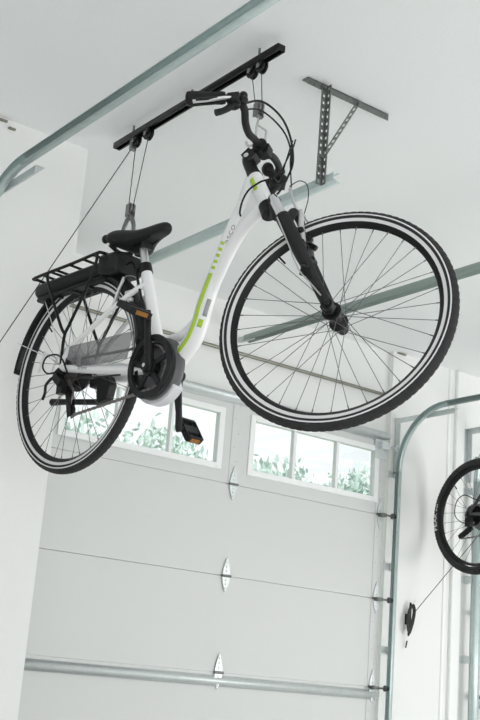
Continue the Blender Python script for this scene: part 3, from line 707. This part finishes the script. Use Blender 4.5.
# stem, bars, grips and levers
m = MB(); m.tube(spline([A0+AX*0.622, A0+AX*0.655, V((0.786, 0, 0.585)), V((0.800, 0, 0.606)), V((0.825, 0, 0.622))], 4), [0.0225, 0.020, 0.0215, 0.0185, 0.0200], 18)
m.cyl((0.825, -0.026, 0.622), (0.825, 0.026, 0.622), 0.0235, 20); m.box((0.792, 0, 0.592), (0.034, 0.044, 0.040), Euler((0, -0.9, 0)).to_matrix()); m.box((0.846, 0, 0.612), (0.016, 0.036, 0.034))
sto = m.xf(ST).build('stem', M['plast'], bike, 0.004)
m = MB(); m.cyl((0.787, -0.0225, 0.585), (0.787, -0.0265, 0.585), 0.0085, 14); m.xf(ST).build('stem_bolt', M['chrome'], sto)
m = MB(); m.tube([A0+AX*0.618, A0+AX*0.632], [0.0255, 0.0225], 20); m.xf(ST).build('stem_collar', M['plast'], sto)
right = [(0.825, 0, 0.622), (0.820, -0.05, 0.622), (0.823, -0.10, 0.606), (0.832, -0.150, 0.606), (0.836, -0.185, 0.634), (0.815, -0.207, 0.650), (0.773, -0.220, 0.654), (0.672, -0.250, 0.640)]
left = [(0.825, 0, 0.622), (0.834, 0.05, 0.634), (0.832, 0.09, 0.646), (0.822, 0.140, 0.656), (0.800, 0.180, 0.662), (0.785, 0.205, 0.664), (0.765, 0.225, 0.660), (0.690, 0.275, 0.648)]
hb = MB().tube(spline(list(reversed(right))+left[1:], 6), 0.0118, 14); hb.xf(ST).build('handlebar', M['blackm'], bike)
for pts, s in ((right, -1), (left, 1)):
    a, b = V(pts[-2]), V(pts[-1]); d = (b-a).normalized()
    MB().tube([a-d*0.010, a, a+d*0.02, a+d*0.06, b-d*0.015, b, b+d*0.004], [0.0180, 0.0205, 0.0195, 0.0215, 0.0240, 0.0225, 0.015], 18).xf(ST).build('grip', M['grip'], bike)
    ro_ = V((0, s*1.0, 0))
    br = V(pts[-3]); 
    m = MB(); m.cyl(br-d*0.012, br+d*0.014, 0.0195, 16); m.box(br+V((0.004, s*0.018, -0.012)), (0.040, 0.036, 0.030)); m.ball(br+V((0.018, -s*0.006, 0.020)), (0.014, 0.014, 0.014)); m.ball(br+V((0.026, s*0.002, -0.006)), (0.016, 0.016, 0.016))
    m.xf(ST).build('lever_clamp', M['plast'], bike, 0.003)
    lv = MB().tube(spline([br+V((0.006, s*0.022, -0.010)), br+V((-0.018, s*0.046, -0.026)), br+V((-0.050, s*0.064, -0.044)), br+V((-0.098, s*0.078, -0.055))], 6), [0.0080, 0.0070, 0.0062, 0.0072], 10, flat=((0, 0, 1), 0.7))
    lo = lv.xf(ST).build('brake_lever', M['alu'], bike)
    m = MB().tube(spline([br+V((-0.030, s*0.0585, -0.033)), br+V((-0.055, s*0.070, -0.044)), br+V((-0.088, s*0.080, -0.052))], 4), [0.0042, 0.0052, 0.0044], 8); m.xf(ST).build('lever_insert', M['plast'], lo)
    m = MB(); m.tube(spline([br+V((0.002, s*0.010, -0.026)), br+V((-0.020, s*0.020, -0.052)), br+V((-0.038, s*0.034, -0.070))], 5), [0.012, 0.010, 0.011], 10); m.ball(br+V((0.0, s*0.006, -0.024)), (0.022, 0.018, 0.014))
    m.xf(ST).build('shifter', M['plast'], bike)
# cables looping from the bars to brakes, frame and derailleur
def cable(pts, r=0.0026, m='plast', nm='cable_housing'):
    MB().tube(spline(pts, 8), r, 8).xf(ST).build(nm, M[m], bike)
cable([(0.842, -0.190, 0.650), (0.872, -0.150, 0.684), (0.916, -0.10, 0.664), (0.938, -0.05, 0.622), (0.940, 0.0, 0.565), (0.932, 0.0, 0.500), (0.908, 0.0, 0.440), (0.875, -0.012, 0.412)], 0.0036)
cable([(0.842, -0.186, 0.628), (0.870, -0.150, 0.652), (0.905, -0.10, 0.642), (0.930, -0.05, 0.615), (0.936, 0.0, 0.565), (0.930, 0.004, 0.50), (0.905, 0.008, 0.445)], 0.0028)
cable([(0.805, 0.165, 0.645), (0.850, 0.11, 0.620), (0.885, 0.06, 0.612), (0.925, 0.01, 0.622), (0.944, -0.02, 0.630)], 0.0026)
cable([(0.800, 0.160, 0.640), (0.86, 0.09, 0.56), (0.90, 0.03, 0.585), (0.935, -0.02, 0.628)], 0.0024)
cable([(0.935, -0.01, 0.62), (0.930, 0.0, 0.57), (0.948, -0.01, 0.50), (0.961, -0.02, 0.455), (0.9655, -0.028, 0.434)], 0.0022)
cable([(0.955, -0.02, 0.452), (0.985, -0.02, 0.470), (1.013, -0.02, 0.452), (1.020, -0.01, 0.410), (1.012, 0.0, 0.362)], 0.0016)
MB().tube(spline([(0.915, -0.02, 0.475), (0.890, -0.033, 0.470), (0.869, -0.035, 0.466), (0.836, -0.036, 0.455), (0.812, -0.036, 0.428), (0.798, -0.032, 0.395), (0.79, -0.02, 0.385)], 8), 0.0030, 8).build('cable_housing', M['plast'], bike)
m = MB(); m.ball((0.800, 0.110, 0.628), (0.02, 0.022, 0.024)); m.tube([(0.80, 0.13, 0.64), (0.82, 0.10, 0.60)], 0.013, 10); m.xf(ST).build('control_unit', M['plast'], bike)

# ------------------------------------------------------------------ bicycle hoists
def pulley(mb, p, ax=(1, 0, 0), r=0.022, w=0.010):
    p, a = V(p), V(ax).normalized(); mb.cyl(p-a*w, p-a*w*0.4, r, 18); mb.cyl(p+a*w*0.4, p+a*w, r, 18); mb.cyl(p-a*w*0.45, p+a*w*0.45, r*0.72, 14); mb.cyl(p-a*w*1.5, p+a*w*1.5, r*0.25, 10)
def shook(mb, p, fw, r=0.016, ln=0.05):
    """J hook whose shank starts at p and opens along fw"""
    p, fw = V(p), V(fw).normalized(); pts = [p, p+V((0, 0, -ln))]
    for k in range(1, 9):
        a = k/8*PI*1.05; pts.append(p+V((0, 0, -ln))+fw*(r*(1-math.cos(a)))+V((0, 0, -r*math.sin(a))))
    mb.tube(pts, 0.0044, 8)
def hoist(xr, y0, y1, ps, fb, rb, lab, rope_end, hooks=True):
    root = thing('bicycle_hoist', lab, 'bicycle hoist', (xr, (y0+y1)/2, CEIL)); L = rel(root)
    zr0 = CEIL-0.058
    prof = [(-0.008, 0), (-0.0145, 0), (-0.0145, 0.021), (0.0145, 0.021), (0.0145, 0), (0.008, 0)]
    m = MB(); strip(prof, [0, 1], 0.002, m, lambda i, a, b: (xr+a, (y0, y1)[i], zr0+b))
    solid(m.xf(L).build('rail', M['blk'], root), 0.003)
    for yy in (y0+0.001, y1-0.001):
        MB().span((xr-0.014, yy-0.003, zr0), (xr+0.014, yy+0.003, zr0+0.021)).xf(L).build('end_cap', M['plast'], root)
    for yy in (y0+0.12, (y0+y1)/2, y1-0.12): MB().tube([(xr, yy, zr0+0.018), (xr, yy, CEIL)], [0.0045, 0.0045], 10).xf(L).build('mounting_screw', M['hookg'], root)
    zp = zr0-0.020
    for yy in ps:
        m = MB(); pulley(m, (xr, yy, zp)); m.span((xr-0.014, yy-0.016, zp-0.004), (xr-0.011, yy+0.016, zr0)); m.span((xr+0.011, yy-0.016, zp-0.004), (xr+0.014, yy+0.016, zr0)); m.cyl((xr-0.018, yy, zp), (xr+0.018, yy, zp), 0.007, 8)
        po = m.xf(L).build('pulley', M['plast'], root)
        MB().cyl((xr-0.019, yy, zp), (xr-0.0165, yy, zp), 0.009, 10).xf(L).build('axle_nut', M['hookg'], po)
    for (q, blk) in ((ps[0:2], rb), (ps[2:4], fb)):
        b = V(blk)
        for sgn, yy in ((1, q[0]), (-1, q[1])):
            MB().tube([(xr, yy-sgn*0.0, zp-0.018), b+V((0, sgn*0.016, 0.004))], 0.0017, 6).xf(L).build('rope', M['rope'], root)
        m = MB(); pulley(m, b, (1, 0, 0), 0.020, 0.009); m.span((b.x-0.014, b.y-0.012, b.z-0.034), (b.x-0.010, b.y+0.012, b.z+0.014)); m.span((b.x+0.010, b.y-0.012, b.z-0.034), (b.x+0.014, b.y+0.012, b.z+0.014)); m.cyl((b.x-0.015, b.y, b.z-0.030), (b.x+0.015, b.y, b.z-0.030), 0.006, 10)
        m.xf(L).build('hook_block', M['hookg'], root, 0.002)
    if rope_end:
        m = MB().tube([(xr, ps[0]+0.02, zp-0.012), rope_end], 0.0019, 6); m.xf(L).build('rope', M['rope'], root)
        m = MB().span((xr-0.012, ps[0]+0.012, zp-0.030), (xr+0.012, ps[0]+0.03, zp+0.016)); m.xf(L).build('rope_lock', M['hookg'], root, 0.003)
    # hooks
    m = MB(); b = V(rb)+V((0, 0, -0.034))
    for s in (-1, 1):
        m.tube(spline([b+V((0, 0, 0.006)), b+V((0, s*0.020, -0.014)), b+V((-0.0, s*0.034, -0.040)), b+V((0, s*0.036, -0.066))], 5), [0.009, 0.0085, 0.008, 0.007], 10)
    m.xf(L).build('saddle_hook', M['hookg'], root)
    b = V(fb)+V((0, 0, -0.034)); m = MB()
    m.tube([b+V((0, 0, 0.004)), b+V((0, 0, -0.022))], 0.003, 8); m.tube(spline([b+V((0, -0.006, -0.012)), b+V((0, 0.006, -0.020)), b+V((0, 0, -0.030))], 4), 0.0025, 6)
    m.xf(L).build('swivel', M['wire'], root)
    m = MB(); shook(m, b+V((0.0, 0.004, -0.026)), (-0.4, 0.9, 0), 0.016, 0.052); shook(m, b+V((0.02, -0.022, -0.046)), (-0.4, 0.9, 0), 0.016, 0.052); m.tube([b+V((0, 0.004, -0.022)), b+V((0.02, -0.022, -0.046))], 0.0034, 8)
    m.xf(L).build('handlebar_hook', M['wire'], root)
    return root
hoist(2.037, 2.735, 3.765, (3.615, 3.528, 2.885, 2.835), (1.957, 2.722, 2.640), (1.915, 3.385, 2.480), 'black ceiling rail hoist with pulleys and ropes holding the white bicycle', (1.562, 3.955, 1.672))

# ------------------------------------------------------------------ the second bicycle, mostly outside the picture on the right
mt = thing('mountain_bicycle', 'black mountain bicycle cut off by the right edge, only its rear wheel showing', 'bicycle', (5.10, 4.62, 1.957))
mt.rotation_euler = (0, 0, -PI/2)
mr = wheel(mt, 'wheel', (0, 0, 0), ident, 0.335, 0.028, 28, 0.066, 0.032, knobby=0.0022, city=False, ph=0.1, rk=0.955)
wheel(mt, 'wheel', (1.08, 0, 0), lambda p: p+V((1.08, 0, 0)), 0.335, 0.028, 28, 0.066, 0.028, knobby=0.0022, city=False, rk=0.955)
def tyre_text(word, size, ang0, rad, nm):
    # letters stand along the sidewall, reading upwards along the left flank
    text_obj(word, size, lambda x, y: V(((rad+y)*math.cos(ang0-x*1.5/rad), -0.0297+abs(y-size*0.35)*0.10, (rad+y)*math.sin(ang0-x*1.5/rad))), nm, M['lettering'], mr)
tyre_text('PEAK', 0.030, math.radians(194), 0.298, 'lettering'); tyre_text('trail', 0.018, math.radians(172), 0.300, 'lettering')
m = MB()
for i in range(8):
    r0 = 0.062-0.0050*i; y = -0.034-i*0.0038; m.lathe([(0.014, y-0.001), (r0, y-0.001), (r0, y+0.001), (0.014, y+0.001)], n=40)
    for k in range(20):
        a = 2*PI*k/20+i*.2; m.box((r0*math.cos(a), y, r0*math.sin(a)), (0.006, 0.0018, 0.006), Euler((0, -a, 0)).to_matrix())
m.build('cassette', M['blk'], mt)
m = MB(); m.lathe([(0.03, 0.036), (0.08, 0.036), (0.08, 0.038), (0.03, 0.038)], n=40); m.build('brake_disc', M['hookg'], mt)
pu, pl_ = V((-0.012, -0.052, -0.085)), V((-0.075, -0.052, -0.118))
m = MB()
for p in (pu, pl_): m.lathe([(0.004, -0.004), (0.017, -0.004), (0.017, 0.004), (0.004, 0.004)], p, 20)
for y in (-0.060, -0.044): m.bar(V((pu.x+0.014, y, pu.z+0.010)), V((pl_.x-0.014, y, pl_.z-0.010)), 0.003, 0.026, (0.4, 0, -0.9))
m.box((0.0, -0.072, -0.048), (0.04, 0.03, 0.05)); m.build('derailleur', M['blk'], mt, 0.003)
MB().tube(spline([(-0.005, -0.075, -0.055), (-0.055, -0.078, -0.045), (-0.105, -0.078, 0.0), (-0.095, -0.078, 0.075), (-0.04, -0.078, 0.11), (0.03, -0.075, 0.085), (0.10, -0.060, 0.06)], 8), 0.0028, 8).build('shift_cable', M['plast'], mt)
BBm = V((0.43, 0, -0.03)); HT, HB = V((0.90, 0, 0.43)), V((0.945, 0, 0.32)); SC = V((0.27, 0, 0.38))
for s in (-1, 1):
    MB().tube([(0, s*0.068, 0), (0.25, s*0.055, -0.02), BBm+V((0, s*0.03, 0))], [0.010, 0.012, 0.014], 12).build('chainstay', M['mtb'], mt)
    MB().tube([(0, s*0.068, 0.01), (0.15, s*0.055, 0.20), SC+V((0.0, s*0.02, -0.02))], [0.009, 0.009, 0.010], 12).build('seatstay', M['mtb'], mt)
    MB().tube([HB+V((0.01, s*0.065, -0.03)), (1.08, s*0.06, 0.0)], [0.022, 0.017], 14).build('fork_leg', M['blk'], mt)
for a, b, r_, nm in ((BBm, SC, 0.017, 'seat_tube'), (HB, BBm, 0.024, 'down_tube'), (HT, SC, 0.018, 'top_tube'), (HT+V((-.008, 0, .02)), HB, 0.022, 'head_tube')): MB().cyl(a, b, r_, 16).build(nm, M['mtb'], mt)
MB().box(HB+V((0.01, 0, -0.03)), (0.05, 0.16, 0.035)).build('fork_crown', M['blk'], mt, 0.008)
MB().cyl(SC, SC+V((-0.04, 0, 0.11)), 0.0135, 14).build('seat_post', M['blk'], mt)
MB().loft([[(x-0.04, y, z+0.0) for x, y, z in sad_sec(*q)] for q in [(a, b, c_+0.03, d) for a, b, c_, d in secs]]).build('saddle', M['vinyl'], mt)
MB().tube(spline([(0.90, 0, 0.47), (0.89, 0, 0.50), (0.93, 0, 0.51)], 4), 0.017, 12).build('stem', M['blk'], mt)
MB().tube(spline([(0.90, -0.33, 0.53), (0.92, -0.15, 0.53), (0.93, 0, 0.51), (0.92, 0.15, 0.53), (0.90, 0.33, 0.53)], 6), [0.016, 0.012, 0.0155, 0.012, 0.016], 12).build('handlebar', M['blk'], mt)
m = MB(); m.lathe([(0.05, -0.055), (0.085, -0.055), (0.085, -0.050), (0.05, -0.050)], BBm, 48)
for i in range(4): a = i*PI/2+.4; m.bar(BBm+V((0, -0.053, 0)), BBm+V((0.06*math.cos(a), -0.053, 0.06*math.sin(a))), 0.006, 0.02, (-math.sin(a), 0, math.cos(a)))
m.build('chainring', M['blk'], mt)
for s, a in ((-1, 0.3), (1, 0.3+PI)):
    e = BBm+V((0.17*math.cos(a), s*0.09, 0.17*math.sin(a))); MB().tube([BBm+V((0, s*0.075, 0)), e], [0.018, 0.013], 12).build('crank_arm', M['blk'], mt); MB().box(e+V((0, s*0.06, 0)), (0.09, 0.09, 0.022)).build('pedal', M['plast'], mt, 0.004)
chain_loop([(BBm.x+0.075*math.cos(t), BBm.z+0.075*math.sin(t)) for t in [math.radians(d) for d in range(88, -95, -14)]]+[(pl_.x+0.01, pl_.z-0.018), (pl_.x-0.016, pl_.z), (pu.x-0.004, pu.z+0.016), (0.02, -0.046), (-0.02, -0.046), (-0.05, 0.0), (-0.02, 0.044), (0.0, 0.05)], -0.052, 100, None).build('chain', M['chain'], mt, smooth=False)
hoist(5.10, 3.42, 4.40, (4.36, 4.28, 3.70, 3.64), (5.10, 3.69, 2.555), (5.10, 4.42, 2.535), 'black ceiling rail hoist beyond the right edge holding the mountain bicycle', None)

# rope of that hoist, run to the cleat on the wall between the doors
cl = thing('rope_cleat', 'black wall cleat wound with black cord right of the windowed door', 'rope cleat', (4.955, PIERY, 1.36)); L = rel(cl)
m = MB(); m.tube(spline([(4.957, PIERY-0.030, 1.455), (4.953, PIERY-0.030, 1.36), (4.949, PIERY-0.030, 1.265)], 4), [0.006, 0.010, 0.006], 10)
m.span((4.944, PIERY-0.026, 1.33), (4.962, PIERY+0.002, 1.39)); m.xf(L).build('cleat', M['plast'], cl, 0.002)
rp = MB()
for i in range(9):
    dx = (i-4)*0.0055; dy = 0.004*random.uniform(-1, 1); hh = random.uniform(0.072, 0.092)
    pts = [(4.955+dx*0.30+0.019*math.sin(t)+0.010*math.cos(t), PIERY-0.038+dy-0.010*math.sin(2*t)*0.4, 1.362+hh*math.cos(t)) for t in [2*PI*k/20 for k in range(20)]]
    rp.tube(spline(pts, 2, True), 0.0030, 7, True)
rp.xf(L).build('rope_coil', M['rope'], cl)
m = MB().tube(spline([(4.955, PIERY-0.035, 1.278), (4.950, PIERY-0.02, 1.258), (4.951, PIERY-0.018, 1.238)], 4), 0.003, 8); m.xf(L).build('rope_end', M['lettering'], cl)
m = MB().tube([(4.951, PIERY-0.018, 1.238), (4.944, PIERY-0.016, 1.198)], 0.0042, 8); m.xf(L).build('rope_tail', M['rope'], cl)
m = MB().tube([(4.972, PIERY-0.036, 1.448), (4.998, PIERY-0.030, 1.474)], 0.003, 8); m.xf(L).build('rope_loop', M['lettering'], cl)
hr = thing('hoist_rope', 'thin black rope running from wall cleat up behind the partly seen wheel', 'rope', (5.643, 4.045, 2.9)); L = rel(hr)
MB().tube([(4.968, PIERY-0.036, 1.385), (5.643, 4.045, 2.88)], 0.0024, 6).xf(L).build('rope', M['rope'], hr)
m = MB(); pulley(m, (5.643, 4.045, 2.89)); m.span((5.628, 4.03, 2.89), (5.658, 4.06, CEIL)); m.xf(L).build('ceiling_pulley', M['plast'], hr)

# ------------------------------------------------------------------ light
wd = bpy.data.worlds.new('overcast'); scene.world = wd; wd.use_nodes = True
bg = wd.node_tree.nodes['Background']; bg.inputs[0].default_value = (0.96, 0.985, 1.0, 1); bg.inputs[1].default_value = 1.0
def area(name, loc, target, sx, sy, power, col=(1, 1, 1)):
    l = bpy.data.lights.new(name, 'AREA'); l.shape = 'RECTANGLE'; l.size = sx; l.size_y = sy; l.energy = power; l.color = col
    o = bpy.data.objects.new(name, l); COL.objects.link(o); o.location = loc
    o.rotation_euler = (V(target)-V(loc)).to_track_quat('-Z', 'Y').to_euler(); return o
area('fill_light', (0.2, -3.0, 1.0), (3.4, 3.6, 2.7), 5.0, 2.0, 42, (1.0, 1.0, 0.99))  # fill added behind the camera, stands for daylight from the open side
area('fill_light', (6.9, 0.4, 1.0), (5.1, 4.6, 2.3), 2.4, 1.6, 72, (1.0, 0.995, 0.97))  # added fill inside the room, brightens right wall and ceiling; no opening here

sl = bpy.data.lights.new('sun', 'SUN'); sl.energy = 2.3; sl.angle = math.radians(3); so_ = bpy.data.objects.new('sun', sl); COL.objects.link(so_); so_.location = (0, -6, 12)
so_.rotation_euler = V((0.12, 0.5, -0.86)).to_track_quat('-Z', 'Y').to_euler()
# ------------------------------------------------------------------ camera
yaw, pit, rol = math.radians(35.80424868), math.radians(15.74135129), math.radians(4.65516582)
f_ = V((math.sin(yaw)*math.cos(pit), math.cos(yaw)*math.cos(pit), math.sin(pit))); r_ = V((math.cos(yaw), -math.sin(yaw), 0)); u_ = r_.cross(f_)
r2 = r_*math.cos(rol)+u_*math.sin(rol); u2 = -r_*math.sin(rol)+u_*math.cos(rol)
cam = bpy.data.cameras.new('camera'); co = bpy.data.objects.new('camera', cam); COL.objects.link(co)
mw = Matrix((r2, u2, -f_)).transposed().to_4x4(); mw.translation = V((0, 0, EYE)); co.matrix_world = mw
cam.sensor_fit = 'VERTICAL'; cam.sensor_height = 36; cam.lens = 1180.32/720*36; cam.clip_start = 0.05
scene.camera = co
vs_ = scene.view_settings; vs_.view_transform = 'Standard'; vs_.look = 'None'; vs_.gamma = 1; vs_.use_curve_mapping = False; vs_.exposure = 0.24
scene.cycles.max_bounces = 12; scene.cycles.diffuse_bounces = 8; scene.cycles.transparent_max_bounces = 16
